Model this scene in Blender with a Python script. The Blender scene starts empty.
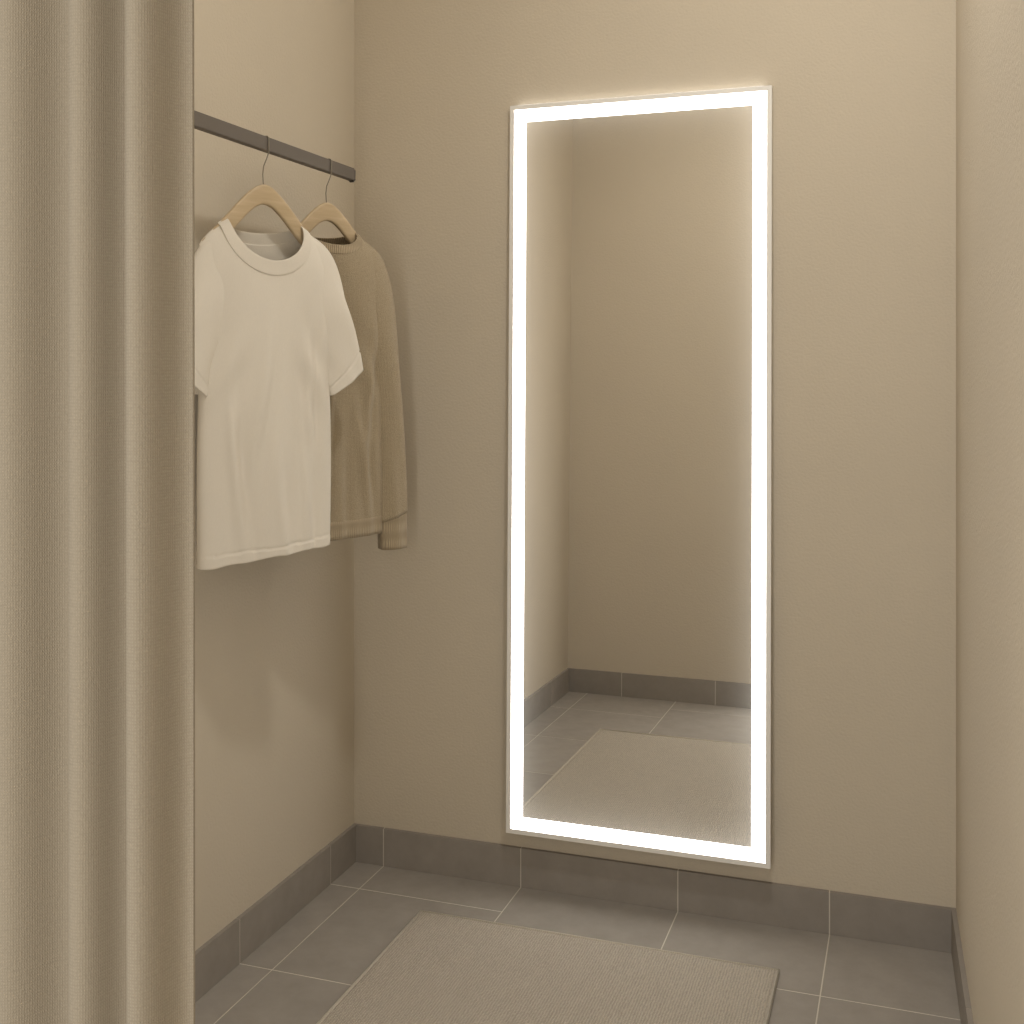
import bpy, bmesh, math, random
from mathutils import Vector, Matrix
random.seed(4)
scene = bpy.context.scene
col = scene.collection
scene.view_settings.view_transform = 'Standard'
scene.view_settings.look = 'None'

# ------------------------------------------------------------ materials
def new_mat(name):
    m = bpy.data.materials.new(name); m.use_nodes = True
    nt = m.node_tree
    return m, nt, nt.nodes["Principled BSDF"]

def link(nt, a, b): nt.links.new(a, b)

def noise_mat(name, color, rough=0.8, scale=200, bump=0.1, dist=0.002, var=0.06, vscale=3, spec=0.3):
    m, nt, p = new_mat(name)
    tc = nt.nodes.new("ShaderNodeTexCoord")
    n = nt.nodes.new("ShaderNodeTexNoise"); n.inputs["Scale"].default_value = scale; n.inputs["Detail"].default_value = 4
    link(nt, tc.outputs["Object"], n.inputs["Vector"])
    b = nt.nodes.new("ShaderNodeBump"); b.inputs["Strength"].default_value = bump; b.inputs["Distance"].default_value = dist
    link(nt, n.outputs["Fac"], b.inputs["Height"]); link(nt, b.outputs["Normal"], p.inputs["Normal"])
    n2 = nt.nodes.new("ShaderNodeTexNoise"); n2.inputs["Scale"].default_value = vscale; n2.inputs["Detail"].default_value = 3
    link(nt, tc.outputs["Object"], n2.inputs["Vector"])
    r = nt.nodes.new("ShaderNodeValToRGB")
    r.color_ramp.elements[0].position = 0.3; r.color_ramp.elements[1].position = 0.7
    r.color_ramp.elements[0].color = (*[c*(1-var) for c in color], 1)
    r.color_ramp.elements[1].color = (*[c*(1+var) for c in color], 1)
    link(nt, n2.outputs["Fac"], r.inputs["Fac"]); link(nt, r.outputs["Color"], p.inputs["Base Color"])
    p.inputs["Roughness"].default_value = rough
    p.inputs["Specular IOR Level"].default_value = spec
    return m

def weave_mat(name, color, s1=150, s2=150, a1='X', a2='Z', bump=0.3, dist=0.001, var=0.15, nscale=(60, 60, 60), sheen=0.2, wdist=1.5, wmix=0.5, coord="Object"):
    m, nt, p = new_mat(name)
    tc = nt.nodes.new("ShaderNodeTexCoord")
    outs = []
    for s, a in ((s1, a1), (s2, a2)):
        w = nt.nodes.new("ShaderNodeTexWave"); w.bands_direction = a
        w.inputs["Scale"].default_value = s; w.inputs["Distortion"].default_value = wdist
        w.inputs["Detail"].default_value = 2; w.inputs["Detail Scale"].default_value = 1.5
        link(nt, tc.outputs[coord], w.inputs["Vector"]); outs.append(w)
    mx = nt.nodes.new("ShaderNodeMath"); mx.operation = 'MULTIPLY'
    link(nt, outs[0].outputs["Fac"], mx.inputs[0]); link(nt, outs[1].outputs["Fac"], mx.inputs[1])
    mp = nt.nodes.new("ShaderNodeMapping"); mp.inputs["Scale"].default_value = nscale
    link(nt, tc.outputs[coord], mp.inputs["Vector"])
    n = nt.nodes.new("ShaderNodeTexNoise"); n.inputs["Scale"].default_value = 1; n.inputs["Detail"].default_value = 5
    link(nt, mp.outputs["Vector"], n.inputs["Vector"])
    ad = nt.nodes.new("ShaderNodeMix"); ad.data_type = 'FLOAT'; ad.inputs[0].default_value = wmix
    link(nt, mx.outputs[0], ad.inputs[2]); link(nt, n.outputs["Fac"], ad.inputs[3])
    b = nt.nodes.new("ShaderNodeBump"); b.inputs["Strength"].default_value = bump; b.inputs["Distance"].default_value = dist
    link(nt, ad.outputs[0], b.inputs["Height"]); link(nt, b.outputs["Normal"], p.inputs["Normal"])
    r = nt.nodes.new("ShaderNodeValToRGB")
    r.color_ramp.elements[0].position = 0.2; r.color_ramp.elements[1].position = 0.65
    r.color_ramp.elements[0].color = (*[c*(1-var) for c in color], 1)
    r.color_ramp.elements[1].color = (*[min(1, c*(1+var)) for c in color], 1)
    link(nt, ad.outputs[0], r.inputs["Fac"]); link(nt, r.outputs["Color"], p.inputs["Base Color"])
    p.inputs["Roughness"].default_value = 0.95
    p.inputs["Specular IOR Level"].default_value = 0.1
    p.inputs["Sheen Weight"].default_value = sheen
    return m

WALLC = (0.57, 0.503, 0.40)
M_wall = noise_mat("wall_paint", WALLC, 0.85, 150, 0.6, 0.002, 0.02, 2.0)
M_ceil = noise_mat("ceiling_paint", (0.62, 0.58, 0.51), 0.9, 150, 0.1, 0.001, 0.02, 2.0)

def tile_mat(name, color):
    m, nt, p = new_mat(name)
    tc = nt.nodes.new("ShaderNodeTexCoord"); g = nt.nodes.new("ShaderNodeNewGeometry")
    n = nt.nodes.new("ShaderNodeTexNoise"); n.inputs["Scale"].default_value = 14; n.inputs["Detail"].default_value = 8; n.inputs["Roughness"].default_value = 0.65
    link(nt, tc.outputs["Object"], n.inputs["Vector"])
    r = nt.nodes.new("ShaderNodeValToRGB")
    r.color_ramp.elements[0].position = 0.3; r.color_ramp.elements[1].position = 0.72
    r.color_ramp.elements[0].color = (*[c*0.92 for c in color], 1)
    r.color_ramp.elements[1].color = (*[c*1.07 for c in color], 1)
    link(nt, n.outputs["Fac"], r.inputs["Fac"])
    mr = nt.nodes.new("ShaderNodeMapRange"); mr.inputs[3].default_value = 0.96; mr.inputs[4].default_value = 1.04
    link(nt, g.outputs["Random Per Island"], mr.inputs[0])
    vm = nt.nodes.new("ShaderNodeVectorMath"); vm.operation = 'SCALE'
    link(nt, r.outputs["Color"], vm.inputs[0]); link(nt, mr.outputs[0], vm.inputs["Scale"])
    link(nt, vm.outputs[0], p.inputs["Base Color"])
    n3 = nt.nodes.new("ShaderNodeTexNoise"); n3.inputs["Scale"].default_value = 90; n3.inputs["Detail"].default_value = 4
    link(nt, tc.outputs["Object"], n3.inputs["Vector"])
    b = nt.nodes.new("ShaderNodeBump"); b.inputs["Strength"].default_value = 0.15; b.inputs["Distance"].default_value = 0.001
    link(nt, n3.outputs["Fac"], b.inputs["Height"]); link(nt, b.outputs["Normal"], p.inputs["Normal"])
    p.inputs["Roughness"].default_value = 0.9
    p.inputs["Specular IOR Level"].default_value = 0.1
    return m
M_tile = tile_mat("floor_tile", (0.32, 0.293, 0.261))
M_base = tile_mat("baseboard_tile", (0.295, 0.266, 0.234))
M_grout = noise_mat("grout", (0.60, 0.555, 0.48), 0.9, 200, 0.2, 0.001, 0.05, 10)
M_curtain = weave_mat("curtain_linen", (0.40, 0.345, 0.265), 220, 170, 'X', 'Y', 0.6, 0.0010, 0.10, (560, 460, 170), 0.0, 2.5, 0.55, "UV")
M_tee = weave_mat("tee_cotton", (0.745, 0.695, 0.61), 220, 220, 'X', 'Z', 0.35, 0.0008, 0.035, (500, 500, 160), 0.05)
M_tee_rib = weave_mat("tee_rib", (0.71, 0.66, 0.575), 140, 300, 'X', 'Z', 0.25, 0.0006, 0.03, (400, 400, 120), 0.05)
M_knit = weave_mat("sweater_knit", (0.375, 0.305, 0.205), 85, 105, 'X', 'Z', 0.9, 0.0026, 0.2, (400, 400, 400), 0.15, 4.5, 0.68)
M_knit_rib = weave_mat("sweater_rib", (0.365, 0.295, 0.198), 60, 8, 'X', 'Z', 0.8, 0.0022, 0.14, (400, 400, 60), 0.15, 0.6, 0.35)
M_rug = weave_mat("rug_weave", (0.49, 0.44, 0.368), 50, 58, 'X', 'Y', 1.0, 0.004, 0.24, (240, 140, 60), 0.1, 3.0, 0.5)
M_rugedge = weave_mat("rug_binding", (0.52, 0.47, 0.39), 60, 60, 'X', 'Y', 0.6, 0.002, 0.12, (200, 200, 60), 0.1)

def wood_mat():
    m, nt, p = new_mat("beech_wood")
    tc = nt.nodes.new("ShaderNodeTexCoord")
    mp = nt.nodes.new("ShaderNodeMapping"); mp.inputs["Scale"].default_value = (8, 60, 90)
    link(nt, tc.outputs["Object"], mp.inputs["Vector"])
    n = nt.nodes.new("ShaderNodeTexNoise"); n.inputs["Scale"].default_value = 1; n.inputs["Detail"].default_value = 5
    link(nt, mp.outputs["Vector"], n.inputs["Vector"])
    r = nt.nodes.new("ShaderNodeValToRGB")
    r.color_ramp.elements[0].position = 0.3; r.color_ramp.elements[1].position = 0.7
    r.color_ramp.elements[0].color = (0.45, 0.34, 0.205, 1); r.color_ramp.elements[1].color = (0.56, 0.44, 0.285, 1)
    link(nt, n.outputs["Fac"], r.inputs["Fac"]); link(nt, r.outputs["Color"], p.inputs["Base Color"])
    p.inputs["Roughness"].default_value = 0.45
    return m
M_wood = wood_mat()

def metal_mat(name, color, metallic=0.6, rough=0.45):
    m, nt, p = new_mat(name)
    n = nt.nodes.new("ShaderNodeTexNoise"); n.inputs["Scale"].default_value = 60
    tc = nt.nodes.new("ShaderNodeTexCoord"); link(nt, tc.outputs["Object"], n.inputs["Vector"])
    mr = nt.nodes.new("ShaderNodeMapRange"); mr.inputs[3].default_value = rough-0.06; mr.inputs[4].default_value = rough+0.06
    link(nt, n.outputs["Fac"], mr.inputs[0]); link(nt, mr.outputs[0], p.inputs["Roughness"])
    p.inputs["Base Color"].default_value = (*color, 1); p.inputs["Metallic"].default_value = metallic
    return m
M_rail = metal_mat("rail_metal", (0.12, 0.10, 0.08), 0.1, 0.55)
M_cap = metal_mat("rail_cap_metal", (0.08, 0.068, 0.055), 0.1, 0.55)
M_hook = metal_mat("hook_metal", (0.3, 0.27, 0.22), 0.8, 0.35)
M_frame = metal_mat("mirror_edge", (0.84, 0.82, 0.78), 0.0, 0.4)
M_mount = metal_mat("mirror_mount", (0.75, 0.72, 0.66), 0.0, 0.5)

def emit_mat(name, color, strength):
    m, nt, p = new_mat(name)
    p.inputs["Base Color"].default_value = (0.9, 0.9, 0.88, 1)
    p.inputs["Emission Color"].default_value = (*color, 1)
    p.inputs["Emission Strength"].default_value = strength
    return m
M_led = emit_mat("led_diffuser", (1.0, 0.985, 0.95), 5.5)
M_halo = emit_mat("halo_glow", (1.0, 0.985, 0.95), 2.2)

# ------------------------------------------------------------ helpers
def finish(bm, name, mat, smooth=False, parent=None):
    me = bpy.data.meshes.new(name)
    bm.normal_update()
    bm.to_mesh(me); bm.free()
    o = bpy.data.objects.new(name, me); col.objects.link(o)
    if mat: me.materials.append(mat)
    if smooth:
        for p in me.polygons: p.use_smooth = True
    if parent: o.parent = parent
    return o

def add_box(bm, lo, hi, mi=0):
    r = bmesh.ops.create_cube(bm, size=1)
    for v in r["verts"]:
        v.co = Vector([lo[i] + (v.co[i]+0.5)*(hi[i]-lo[i]) for i in range(3)])
    fs = set(f for v in r["verts"] for f in v.link_faces)
    for f in fs: f.material_index = mi
    return r["verts"]

def box(name, lo, hi, mat, bevel=0, parent=None):
    bm = bmesh.new(); add_box(bm, lo, hi)
    if bevel: bmesh.ops.bevel(bm, geom=bm.edges[:], offset=bevel, segments=2, affect='EDGES')
    return finish(bm, name, mat, False, parent)

def struct(o, label=None):
    o["kind"] = "structure"
    if label: o["label"] = label
    return o

def empty(name, loc, label, cat, rz=0.0):
    e = bpy.data.objects.new(name, None); col.objects.link(e)
    e.location = loc; e.rotation_euler = (0, 0, rz); e.empty_display_size = 0.1
    e["label"] = label; e["category"] = cat
    return e

def prism(name, pts, z0, z1, mat):
    bm = bmesh.new()
    a = [bm.verts.new((x, y, z0)) for x, y in pts]; b = [bm.verts.new((x, y, z1)) for x, y in pts]
    bm.faces.new(a[::-1]); bm.faces.new(b)
    n = len(pts)
    for i in range(n): bm.faces.new((a[i], a[(i+1) % n], b[(i+1) % n], b[i]))
    bmesh.ops.recalc_face_normals(bm, faces=bm.faces[:])
    return finish(bm, name, mat)

# ------------------------------------------------------------ room
YF = -2.19     # inner face of the front return wall
H = 3.1
SL = 0.033     # slight splay of the right partition
XR = 1.556
struct(box("wall_back", (-0.12, 0, 0), (1.8, 0.12, H), M_wall), "matte beige plaster wall behind the lit mirror")
struct(box("wall_left", (-0.12, -2.24, 0), (0, 0, H), M_wall), "matte beige plaster side wall with the clothes rail")
struct(prism("wall_right", [(XR, 0), (XR+SL*3.6, -3.6), (XR+SL*3.6+0.1, -3.6), (XR+0.1, 0)], 0, H, M_wall), "matte beige plaster side wall")
struct(box("wall_front", (0, YF-0.05, 0), (0.87, YF, H), M_wall), "beige return wall seen in the mirror")
struct(box("ceiling", (-0.12, -2.42, H), (1.8, 0.12, H+0.08), M_ceil), "plain off-white ceiling")

# floor: grout bed with tile slabs in one mesh
bm = bmesh.new()
add_box(bm, (-0.12, -3.6, -0.06), (1.8, 0.05, -0.0006), 1)
G = 0.0014; GY = 0.0021
def tiles(x0, x1, y_first, pitch):
    ys = [0.0]; y = y_first
    while y > -3.6: ys.append(y); y -= pitch
    ys.append(-3.6)
    for a, b in zip(ys[:-1], ys[1:]):
        if a-b < 0.01: continue
        vs = add_box(bm, (x0+G, b+GY, -0.01), (x1-G, a-GY, 0.0), 0)
xs = [0.0, 0.094, 0.49, 0.905, 1.272, 1.70]
for i in range(5):
    if i < 2: tiles(xs[i], xs[i+1], -0.156, 0.436)
    else: tiles(xs[i], xs[i+1], -0.30, 0.436)
fl = finish(bm, "floor", M_tile); fl.data.materials.append(M_grout); struct(fl, "grey-brown square floor tiles with pale grout")

def baseboard(name, p0, p1, joints, nrm, label):
    # p0->p1 along wall, nrm into the room
    bm = bmesh.new()
    d = Vector((p1[0]-p0[0], p1[1]-p0[1], 0)); L = d.length; d.normalize(); n = Vector((*nrm, 0))
    js = [0.0]+joints+[L]; P = Vector((p0[0], p0[1], 0)); h = 0.102; t = 0.011
    def blk(a, b, th, hh, mi):
        q = []
        for z in (0.0005, hh):
            for s, w in ((a, 0), (b, 0), (b, th), (a, th)):
                q.append(bm.verts.new(P + d*s + n*w + Vector((0, 0, z))))
        fs = [bm.faces.new([q[i] for i in ix]) for ix in ((3,2,1,0),(4,5,6,7),(0,1,5,4),(1,2,6,5),(2,3,7,6),(3,0,4,7))]
        for f in fs: f.material_index = mi
    blk(0, L, t-0.001, h-0.001, 1)
    for i, (a, b) in enumerate(zip(js[:-1], js[1:])):
        blk(a+(0.0013 if i else 0), b-(0.0013 if i < len(js)-2 else 0), t-0.0004, h, 0)
    bmesh.ops.recalc_face_normals(bm, faces=bm.faces[:])
    o = finish(bm, name, M_base); o.data.materials.append(M_grout)
    struct(o, label)
lab = "grey-brown ceramic tile skirting"
baseboard("baseboard_back", (0, 0), (XR, 0), [0.094, 0.49, 0.905, 1.272], (0, -1), lab)
baseboard("baseboard_left", (0, -0.011), (0, YF+0.011), [0.145, 0.581, 1.03, 1.46, 1.9], (1, 0), lab)
baseboard("baseboard_front", (0, YF), (0.87, YF), [0.25, 0.66], (0, 1), lab)
baseboard("baseboard_right", (XR+0.0004, -0.011), (XR+SL*3.6, -3.6), [0.436, 0.872, 1.31, 1.75, 2.2], (-1, -SL), lab)

# ------------------------------------------------------------ mirror
TILT = -0.98
x0, x1 = 0.4625, 1.1370; W = x1-x0; HH = 1.894; zb = 0.154
mir = empty("wall_mirror", ((x0+x1)/2, -0.0485, zb), "tall frameless rectangular mirror with glowing white light border on beige wall", "mirror")
mir.rotation_euler = (math.radians(TILT), 0, 0)
def ring(name, ox, oz0, oz1, ix, iz0, iz1, y0, y1, mat):
    bm = bmesh.new()
    def loop(x, a, b, y): return [bm.verts.new(p) for p in ((-x, y, a), (x, y, a), (x, y, b), (-x, y, b))]
    A = loop(ox, oz0, oz1, y0); B = loop(ix, iz0, iz1, y0); C = loop(ox, oz0, oz1, y1); D = loop(ix, iz0, iz1, y1)
    for i in range(4):
        j = (i+1) % 4
        bm.faces.new((A[i], A[j], B[j], B[i])); bm.faces.new((C[j], C[i], D[i], D[j]))
        bm.faces.new((A[j], A[i], C[i], C[j])); bm.faces.new((B[i], B[j], D[j], D[i]))
    bmesh.ops.recalc_face_normals(bm, faces=bm.faces[:])
    return finish(bm, name, mat, False, mir)
hw = W/2; e = 0.0120; b = 0.0335
ring("frame", hw, 0, HH, hw-e, e, HH-e, -0.0003, 0.0115, M_frame)
led = ring("light_strip", hw-e-0.0002, e+0.0002, HH-e-0.0002, hw-e-b, e+b, HH-e-b, 0.0, 0.010, M_led); led["label"] = "glowing white light border"
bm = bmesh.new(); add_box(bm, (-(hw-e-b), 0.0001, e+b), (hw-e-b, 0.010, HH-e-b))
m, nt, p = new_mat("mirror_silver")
p.inputs["Base Color"].default_value = (0.985, 0.985, 0.975, 1); p.inputs["Metallic"].default_value = 1; p.inputs["Roughness"].default_value = 0.0
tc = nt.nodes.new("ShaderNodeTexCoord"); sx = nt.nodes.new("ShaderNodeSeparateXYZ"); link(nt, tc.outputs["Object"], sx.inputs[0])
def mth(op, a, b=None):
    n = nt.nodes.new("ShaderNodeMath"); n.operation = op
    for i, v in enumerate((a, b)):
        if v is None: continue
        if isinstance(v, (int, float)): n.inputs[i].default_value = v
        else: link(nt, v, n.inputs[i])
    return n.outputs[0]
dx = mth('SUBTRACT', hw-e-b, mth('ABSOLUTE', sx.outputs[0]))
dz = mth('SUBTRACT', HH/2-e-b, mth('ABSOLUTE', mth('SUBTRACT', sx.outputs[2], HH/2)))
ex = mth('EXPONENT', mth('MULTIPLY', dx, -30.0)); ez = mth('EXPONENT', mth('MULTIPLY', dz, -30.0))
es = mth('MULTIPLY', mth('ADD', ex, ez), 0.15)  # bloom from the light border painted in as emission fading off the edges
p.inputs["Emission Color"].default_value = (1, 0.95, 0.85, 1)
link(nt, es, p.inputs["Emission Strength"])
gl = finish(bm, "mirror_glass", m, False, mir); gl["label"] = "reflective glass with bloom painted in as edge glow"
# back panel closes the lamp housing; glowing strip added on top for the wall halo
bm = bmesh.new(); add_box(bm, (-hw+0.001, 0.0115, 0.001), (hw-0.001, 0.0135, HH-0.001)); finish(bm, "back_panel", M_mount, False, mir)
bm = bmesh.new(); add_box(bm, (-hw+0.02, 0.002, HH), (hw-0.02, 0.010, HH+0.0008)); o = finish(bm, "halo_strip", M_halo, False, mir); o["label"] = "slim glowing strip added on the top edge for a wall halo"

# ------------------------------------------------------------ rug
bm = bmesh.new()
rx0, rx1, ry0, ry1 = 0.30, 1.178, -1.62, -0.228
nx, ny = 60, 90
grid = []
for j in range(ny+1):
    row = []
    for i in range(nx+1):
        x = rx0+(rx1-rx0)*i/nx; y = ry0+(ry1-ry0)*j/ny
        ed = min(x-rx0, rx1-x, y-ry0, ry1-y)
        z = 0.0065 + 0.0005*math.sin(9*x+4*y) - (0.0020 if ed < 0.004 else 0)
        row.append(bm.verts.new((x, y, z)))
    grid.append(row)
for j in range(ny):
    for i in range(nx): bm.faces.new((grid[j][i], grid[j][i+1], grid[j+1][i+1], grid[j+1][i]))
r = bmesh.ops.extrude_face_region(bm, geom=bm.faces[:])
for v in r["geom"]:
    if isinstance(v, bmesh.types.BMVert): v.co.z = 0.0005
bmesh.ops.recalc_face_normals(bm, faces=bm.faces[:])
rug = finish(bm, "rug", M_rug, True); rug["label"] = "flat woven taupe floor rug on grey tiles"; rug["category"] = "rug"
bm = bmesh.new()
t = 0.006
for lo, hi in (((rx0, ry1-t, 0.001), (rx1, ry1+0.001, 0.0080)), ((rx0, ry0-0.001, 0.001), (rx1, ry0+t, 0.0080)),
               ((rx0-0.001, ry0, 0.001), (rx0+t, ry1, 0.0080)), ((rx1-t, ry0, 0.001), (rx1+0.001, ry1, 0.0080))):
    add_box(bm, lo, hi)
bmesh.ops.bevel(bm, geom=bm.edges[:], offset=0.002, segments=2, affect='EDGES')
bd = finish(bm, "binding", M_rugedge, True, rug); bd["label"] = "stitched edge binding"

# ------------------------------------------------------------ rail
RX, RZ, RH = 0.15, 1.838, 0.0148
rail = empty("clothes_rail", (RX, -1.05, RZ), "dark brown metal clothes rail fixed along beige side wall", "clothes rail")
bar = box("bar", (-0.009, 0.0, -RH), (0.009, 0.74, RH), M_rail, 0.0012, rail)
cap = box("end_cap", (-0.0092, 0.734, -RH-0.0040), (0.0092, 0.748, RH+0.0002), M_cap, 0.004, rail)
for yy in (0.015, 0.075):
    bm = bmesh.new()
    add_box(bm, (-RX+0.0, yy-0.02, -0.03), (-RX+0.006, yy+0.02, 0.03)); add_box(bm, (-RX+0.005, yy-0.006, -0.008), (-0.008, yy+0.006, 0.008))
    o = finish(bm, "bracket", M_cap, False, rail)

# ------------------------------------------------------------ garments
ANG = math.radians(62)
def lerp(a, b, t): return a+(b-a)*t
def bez(P, t):
    P = [Vector(p) for p in P]
    while len(P) > 1: P = [P[i].lerp(P[i+1], t) for i in range(len(P)-1)]
    return P[0]

class Garment:
    def __init__(s, hem, W0, W1, Wtop, B, zn, slope, Nout, Dout, Nin, Din, bout, bin_, amp, seed, tilt=0.0, narrow=0.0, crease=1.0):
        s.__dict__.update(locals())
    def W(s, z):
        if z < 1.40: 
            t = (z-s.hem)/(1.40-s.hem); return lerp(s.W0, s.W1, t) + 0.0025*math.sin(11*z+s.seed)
        t = min(1, (z-1.40)/0.2); t = t*t*(3-2*t); return lerp(s.W1+0.0025*math.sin(15.4+s.seed), s.Wtop, t)
    def zs(s, u):
        a = abs(u); z = s.zn-(a-0.09)*s.slope
        if a > 0.13: z -= 2.2*(a-0.13)**2*4
        return z
    def w(s, u, z, side):
        q = min(1, abs(u)/s.W(z)); prof = math.sqrt(max(0, 1-q**2.8))
        tau = max(0, min(1, (s.zs(u)-z)/0.13)); h = max(0, 1-(1-tau)**2.4)**0.6
        v = max(0, min(1, (z-s.hem)/(1.65-s.hem)))
        ph = s.seed + (0 if side > 0 else 2.1)
        env = 0.05+1.0*(1-v)**0.9
        f = s.amp*env*(math.sin(26*u+ph+1.9*v+10*u*v)+0.5*math.sin(55*u+2*ph-3.6*v+0.7*math.sin(6*z))*(0.6+0.4*math.sin(5*z+ph)))
        for k, (cu, sl, wd_, am) in enumerate(((-0.095, 0.06, 0.014, 1.0), (-0.03, -0.09, 0.016, 0.8), (0.045, 0.12, 0.014, 0.9), (0.10, -0.04, 0.012, 1.0), (0.0, 0.05, 0.013, 0.5))):
            cx = cu + sl*(1.35-z) + 0.010*math.sin(8*z+1.7*k+ph)
            zc = (1.14, 1.28, 1.10, 1.26, 1.05)[k]
            vv = math.exp(-((z-zc)/0.15)**2)
            f += s.crease*0.0110*am*vv*(math.exp(-((u-cx)/wd_)**2) - 0.7*math.exp(-((u-cx-0.022)/wd_)**2))
        # soft pull folds running down and in from the armholes
        dg = math.exp(-((z-1.36)/0.10)**2)*min(1, (abs(u)/0.10)**2)
        f += s.crease*0.0062*math.sin(40*(z-1.2)+(70 if u > 0 else -64)*u+ph)*dg
        f *= prof*min(1, tau*1.2)
        dz = z-(s.hem+s.tilt*u)
        hemb = 0.0015 if dz < 0.020 else (-0.0018 if dz < 0.024 else 0)
        if s.tilt == 0: hemb = 0
        return side*(s.B*prof*h + hemb*prof) + f

def local(u, wv, z, base): return (u, -wv, z-base)
def shiftu(g, u):
    return u + g.narrow*(-u-0.09) if u < -0.09 else u

def make_body(g, base, mat, root, thick=0.0025, name="body"):
    bm = bmesh.new(); NC, NR = 140, 200
    for side in (1, -1):
        D = g.Dout if side > 0 else g.bout
        rows = []
        for c in range(NC+1):
            sv = math.sin(math.pi/2*(2*c/NC-1)); ut = sv*g.Wtop*0.985
            if abs(ut) < g.Nout:
                zt = g.zs(g.Nout) - D*(1-(abs(ut)/g.Nout)**2)**0.5
            else: zt = g.zs(ut)
            rr = []
            for r in range(NR+1):
                hz = g.hem + g.tilt*sv*g.W0 + 0.003*math.sin(3.4*sv+g.seed) + 0.0015*math.sin(11*sv+2*g.seed)
                z = lerp(hz, zt, r/NR)
                u = sv*lerp(g.W(z), g.Wtop*0.985, max(0, r/NR-0.8)*5)
                rr.append(bm.verts.new(local(shiftu(g, u), g.w(u, z, side), z, base)))
            rows.append(rr)
        for c in range(NC):
            for r in range(NR):
                q = (rows[c][r], rows[c+1][r], rows[c+1][r+1], rows[c][r+1])
                bm.faces.new(q if side > 0 else q[::-1])
    bmesh.ops.remove_doubles(bm, verts=bm.verts[:], dist=0.0007)
    bmesh.ops.recalc_face_normals(bm, faces=bm.faces[:])
    o = finish(bm, name, mat, True, root)
    m = o.modifiers.new("s", 'SOLIDIFY'); m.thickness = thick; m.offset = 0
    return o

def make_collar(g, base, mat, root, thick=0.004):
    bm = bmesh.new(); NT = 96; K = 6; rings = []
    for k in range(K+1):
        t = k/K; N = lerp(g.Nin, g.Nout+0.003, t); rr = []
        for i in range(NT):
            th = 2*math.pi*i/NT; side = 1 if math.sin(th) < 0 else -1
            D = lerp(g.Din, g.Dout+0.003, t) if side > 0 else lerp(g.bin_, g.bout+0.003, t)
            u = N*math.cos(th); z = g.zs(N) - D*abs(math.sin(th))
            wv = g.w(u, z, side)
            wv += (1 if wv >= 0 else -1)*0.0014*abs(math.sin(th))
            lift = 0.003*(abs(math.cos(th))**6)
            rr.append(bm.verts.new(local(u, wv, z+lift, base)))
        rings.append(rr)
    for k in range(K):
        for i in range(NT):
            j = (i+1) % NT
            bm.faces.new((rings[k][i], rings[k][j], rings[k+1][j], rings[k+1][i]))
    bmesh.ops.recalc_face_normals(bm, faces=bm.faces[:])
    o = finish(bm, "collar", mat, True, root)
    m = o.modifiers.new("s", 'SOLIDIFY'); m.thickness = thick; m.offset = 0
    m2 = o.modifiers.new("b", 'BEVEL'); m2.width = 0.0006; m2.segments = 2; m2.limit_method = 'ANGLE'
    return o

def make_tube(name, O, I, b0, b1, base, mat, root, sgn, k0=0.0, k1=1.0, amp=0.003, grow=0.0, wc=(0, 0), thick=0.0025, NK=40, hemband=0.0, du=0.0):
    bm = bmesh.new(); NT = 64; rings = []
    for k in range(NK+1):
        t = lerp(k0, k1, k/NK); o_ = bez(O, t); i_ = bez(I, t); c = (o_+i_)/2; a = (o_-i_)/2
        bb = lerp(b0, b1, t)+grow; a = a*(1+grow/max(a.length, 0.01)); rr = []
        w0 = lerp(wc[0], wc[1], t)
        for i in range(NT):
            th = 2*math.pi*i/NT
            f = amp*t*(math.sin(3*th+7*t)+0.6*math.sin(5*th+4+9*t))
            if hemband:
                if t > 1-hemband: f += 0.001
                elif t > 1-hemband-0.02: f -= 0.0018
            ct = math.cos(th); st = math.sin(th)
            x = c + a*(ct*(1+f/0.04)); wv = w0 + st*(bb+f)
            rr.append(bm.verts.new(local(sgn*x[0]+du, wv, x[1], base)))
        rings.append(rr)
    for k in range(NK):
        for i in range(NT):
            j = (i+1) % NT; bm.faces.new((rings[k][i], rings[k][j], rings[k+1][j], rings[k+1][i]))
    bmesh.ops.recalc_face_normals(bm, faces=bm.faces[:])
    o = finish(bm, name, mat, True, root)
    m = o.modifiers.new("s", 'SOLIDIFY'); m.thickness = thick; m.offset = 0
    return o

# --- t-shirt
Y1 = -0.719; base1 = 0.94
tee = empty("t_shirt", (RX, Y1, base1), "off-white short-sleeved cotton t-shirt on wooden hanger", "t-shirt", ANG)
g1 = Garment(hem=0.958, W0=0.168, W1=0.160, Wtop=0.166, B=0.040, zn=1.668, slope=0.62, Nout=0.106, Dout=0.099, Nin=0.089, Din=0.083, bout=0.032, bin_=0.018, amp=0.0110, seed=1.0, tilt=0.06, narrow=0.18)
make_body(g1, base1, M_tee, tee, 0.002)
make_collar(g1, base1, M_tee_rib, tee, 0.0028)
O1 = [(0.112, 1.651), (0.194, 1.626), (0.216, 1.50), (0.246, 1.352)]
I1 = [(0.075, 1.45), (0.125, 1.41), (0.150, 1.36), (0.166, 1.299)]
for sg in (1, -1):
    make_tube("sleeve", O1, I1, 0.028, 0.029, base1, M_tee, tee, sg, amp=0.0036, hemband=0.09, thick=0.002, NK=90, du=(0 if sg > 0 else 0.022))

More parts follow.
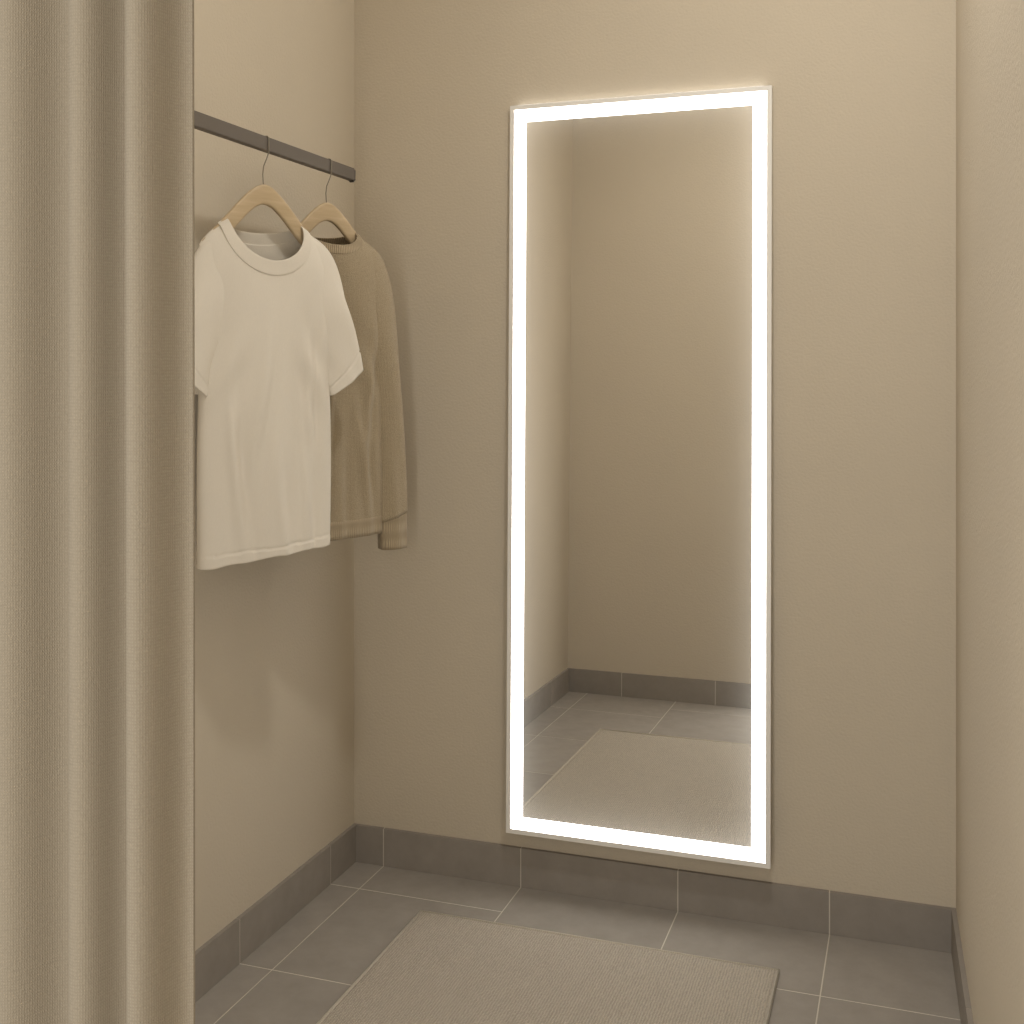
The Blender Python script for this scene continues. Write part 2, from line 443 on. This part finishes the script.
# --- sweater
Y2 = -0.437; base2 = 0.91
sw = empty("sweater", (RX, Y2, base2), "olive-tan knitted long-sleeved sweater hanging behind t-shirt", "sweater", ANG)
g2 = Garment(hem=0.99, W0=0.152, W1=0.156, Wtop=0.166, B=0.045, zn=1.676, slope=0.55, Nout=0.088, Dout=0.046, Nin=0.077, Din=0.035, bout=0.022, bin_=0.012, amp=0.006, seed=2.6, crease=0.9)
make_body(g2, base2, M_knit, sw, 0.004)
make_collar(g2, base2, M_knit_rib, sw, 0.004)
bm = bmesh.new(); NT = 96; rings = []
for k in range(5):
    z = lerp(1.0, 0.957, k/4); rr = []
    for i in range(NT):
        th = 2*math.pi*i/NT; sh = 1.0 - 0.02*k/4
        u = math.cos(th)*g2.W(1.0)*sh*1.002
        side = 1 if math.sin(th) >= 0 else -1
        wv = g2.w(u/1.003, 1.0, side)*sh + side*0.0005*abs(math.sin(th))
        rr.append(bm.verts.new(local(u, wv, z, base2)))
    rings.append(rr)
for k in range(4):
    for i in range(NT):
        j = (i+1) % NT; bm.faces.new((rings[k][i], rings[k][j], rings[k+1][j], rings[k+1][i]))
bmesh.ops.recalc_face_normals(bm, faces=bm.faces[:])
hb = finish(bm, "hem_band", M_knit_rib, True, sw); md = hb.modifiers.new("s", 'SOLIDIFY'); md.thickness = 0.0045; md.offset = 0
for sg, zc in ((1, 0.915), (-1, 0.965)):
    O2 = [(0.115, 1.656), (0.205, 1.640), (0.206, 1.38), (0.218, 1.15), (0.222, zc)]
    I2 = [(0.075, 1.44), (0.125, 1.38), (0.125, 1.22), (0.138, 1.1), (0.150, zc)]
    make_tube("sleeve", O2, I2, 0.038, 0.029, base2, M_knit, sw, sg, 0, 0.905, amp=0.0035, wc=(0, 0.008), thick=0.004, NK=70)
    make_tube("cuff", O2, I2, 0.038, 0.029, base2, M_knit_rib, sw, sg, 0.9, 1.0, amp=0.0025, wc=(0, 0.008), thick=0.004, NK=10, grow=-0.0008)

# --- hangers
def hanger(y, label):
    zb_ = 1.62
    root = empty("clothes_hanger", (RX, y, zb_), label, "hanger", ANG)
    tops = [(0, 1.755), (0.018, 1.749), (0.04, 1.732), (0.065, 1.707), (0.09, 1.679), (0.12, 1.648), (0.145, 1.624), (0.16, 1.612)]
    bots = [(0, 1.709), (0.018, 1.704), (0.04, 1.686), (0.065, 1.659), (0.09, 1.632), (0.12, 1.610), (0.145, 1.599), (0.158, 1.592)]
    def sm(tb, u):
        u = abs(u)
        for (a, za), (b_, zb2) in zip(tb[:-1], tb[1:]):
            if u <= b_ + 1e-6:
                t = (u-a)/(b_-a); return za+(zb2-za)*t
        return tb[-1][1]
    def sm2(tb, u): return (sm(tb, u-0.008 if u > 0 else u+0.008)+sm(tb, u)*2+sm(tb, min(0.16, abs(u)+0.008)))/4
    bm = bmesh.new(); N = 64; K = 20; secs = []
    for i in range(N+1):
        u = -0.15+0.30*i/N; zt = sm2(tops, u)-0.002; zb3 = sm2(bots, u)
        zc = (zt+zb3)/2; hh = (zt-zb3)/2; tw = lerp(0.0065, 0.006, abs(u)/0.16)
        if abs(u) > 0.14: 
            s_ = math.sqrt(max(0.02, 1-((abs(u)-0.14)/0.0102)**2)); hh *= s_; tw *= s_
        ring_ = []
        for k in range(K):
            a = 2*math.pi*k/K; ca, sa = math.cos(a), math.sin(a)
            ex_ = 0.45
            ring_.append(bm.verts.new((u, 0.09*u*u + tw*math.copysign(abs(ca)**ex_, ca), zc-zb_ + hh*math.copysign(abs(sa)**ex_, sa))))
        secs.append(ring_)
    for i in range(N):
        for k in range(K):
            j = (k+1) % K; bm.faces.new((secs[i][k], secs[i][j], secs[i+1][j], secs[i+1][k]))
    bm.faces.new(secs[0]); bm.faces.new(secs[-1][::-1])
    bmesh.ops.recalc_face_normals(bm, faces=bm.faces[:])
    finish(bm, "hanger_arms", M_wood, True, root)
    # hook: snug crook over the bar
    w_ = 0.0112; top = RZ+RH+0.0012
    P = [Vector((0, 1.735)), Vector((-0.002, 1.757)), Vector((-0.003, 1.773)), Vector((-0.001, 1.790)), Vector((0.006, 1.805)), Vector((w_, 1.818)), Vector((w_, top-0.006))]
    for k in range(1, 5):
        a = math.radians(90*k/4); P.append(Vector((w_-0.005+0.005*math.cos(a), top-0.005+0.005*math.sin(a))))
    for k in range(0, 5):
        a = math.radians(90+90*k/4); P.append(Vector((-w_+0.005+0.005*math.cos(a), top-0.005+0.005*math.sin(a))))
    P.append(Vector((-w_, 1.838))); P.append(Vector((-w_-0.001, 1.828)))
    bm = bmesh.new(); rings = []
    for i, q in enumerate(P):
        tdir = (P[min(i+1, len(P)-1)]-P[max(i-1, 0)]).normalized(); nn = Vector((-tdir.y, tdir.x))
        rr = []
        for k in range(10):
            a = 2*math.pi*k/10; off = nn*math.cos(a)*0.0013
            rr.append(bm.verts.new((q.x+off.x, math.sin(a)*0.0013, q.y+off.y-zb_)))
        rings.append(rr)
    for i in range(len(P)-1):
        for k in range(10):
            j = (k+1) % 10; bm.faces.new((rings[i][k], rings[i][j], rings[i+1][j], rings[i+1][k]))
    bm.faces.new(rings[0]); bm.faces.new(rings[-1][::-1])
    bmesh.ops.recalc_face_normals(bm, faces=bm.faces[:])
    h = finish(bm, "hook", M_hook, True, root); h.rotation_euler = (0, 0, -ANG); h["label"] = "thin metal hook"
    root["group"] = "wooden hangers on the rail"
hanger(Y1, "light wooden hanger holding off-white t-shirt")
hanger(Y2, "light wooden hanger holding olive-tan sweater")

# ------------------------------------------------------------ curtain
cur = empty("curtain", (0.75, -2.345, 0.0), "heavy beige linen curtain hanging in vertical folds", "curtain")
bm = bmesh.new(); NS = 600; NZ = 60; rows = []
L = 0.52; X0 = 1.0785
lam = [0.0375, 0.0420, 0.060, 0.058, 0.062, 0.07, 0.07, 0.07, 0.07, 0.07, 0.07]
def phase(s):
    ph = 0; 
    for l in lam:
        if s < l: return ph+2*math.pi*s/l
        s -= l; ph += 2*math.pi
    return ph
uvl = bm.loops.layers.uv.new("UVMap")
arc = [0.0]; ref = []
for i in range(NS+1):
    s = L*i/NS; ph = phase(s)
    A = 0.0138+0.0010*math.sin(ph*0.37+1)
    ref.append((X0-s - 0.0012*math.sin(2*ph), A*math.cos(ph)))
for i in range(NS): arc.append(arc[-1]+math.dist(ref[i], ref[i+1]))
for j in range(NZ+1):
    z = lerp(0.012, H-0.03, j/NZ); rr = []
    for i in range(NS+1):
        s = L*i/NS; ph = phase(s)
        x = ref[i][0] + 0.0008*math.sin(1.3*z+ph*0.3)
        y = ref[i][1] + 0.001*math.sin(2*z+0.5*ph)
        rr.append(bm.verts.new((x-0.75, y, z)))
    rows.append(rr)
for j in range(NZ):
    for i in range(NS):
        f = bm.faces.new((rows[j][i], rows[j][i+1], rows[j+1][i+1], rows[j+1][i]))
        zz = [lerp(0.012, H-0.03, (j+d)/NZ) for d in (0, 0, 1, 1)]
        for lp, ii, z_ in zip(f.loops, (i, i+1, i+1, i), zz): lp[uvl].uv = (arc[ii], z_)
fb = finish(bm, "fabric", M_curtain, True, cur); md = fb.modifiers.new("s", 'SOLIDIFY'); md.thickness = 0.0016; md.offset = 0
box("curtain_track", (-0.75, -0.012, H-0.03), (0.80, 0.012, H), M_frame, 0.002, cur)

# ------------------------------------------------------------ lights
def area(name, loc, rot, sx_, sy_, power, color):
    l = bpy.data.lights.new(name, 'AREA'); l.shape = 'RECTANGLE'; l.size = sx_; l.size_y = sy_; l.energy = power; l.color = color
    o = bpy.data.objects.new(name, l); col.objects.link(o); o.location = loc; o.rotation_euler = rot; return o
NEU = (1.0, 0.965, 0.905)
area("ceiling_light", (1.2, -1.15, H-0.02), (0, math.radians(-12), 0), 0.16, 0.16, 17, NEU)
area("front_wall_fill", (0.78, -0.05, 2.98), (math.radians(-55), 0, 0), 1.3, 0.08, 3, NEU)  # unseen fill added to brighten the front wall in the reflection
area("camera_side_fill", (1.2, -4.0, 1.4), (math.radians(92), 0, 0), 1.4, 2.0, 20, NEU)  # unseen soft fill added behind the camera
# tall unseen fill added behind the curtain to even out the walls
area("hidden_tall_fill", (0.925, -2.21, 0.92), (math.radians(90), 0, math.radians(12)), 0.1, 1.3, 6.5, NEU)
wd = bpy.data.worlds.new("world"); scene.world = wd; wd.use_nodes = True
wd.node_tree.nodes["Background"].inputs[0].default_value = (1.0, 0.94, 0.86, 1)
wd.node_tree.nodes["Background"].inputs[1].default_value = 0.58

# ------------------------------------------------------------ camera
cd = bpy.data.cameras.new("camera"); cam = bpy.data.objects.new("camera", cd); col.objects.link(cam)
cam.location = (1.466, -2.894, 1.35)
cam.rotation_euler = (math.radians(90), 0, math.radians(19.13))
cd.sensor_width = 36; cd.lens = 36*1162/1024; cd.shift_y = -140/1024
cd.clip_start = 0.05
scene.camera = cam
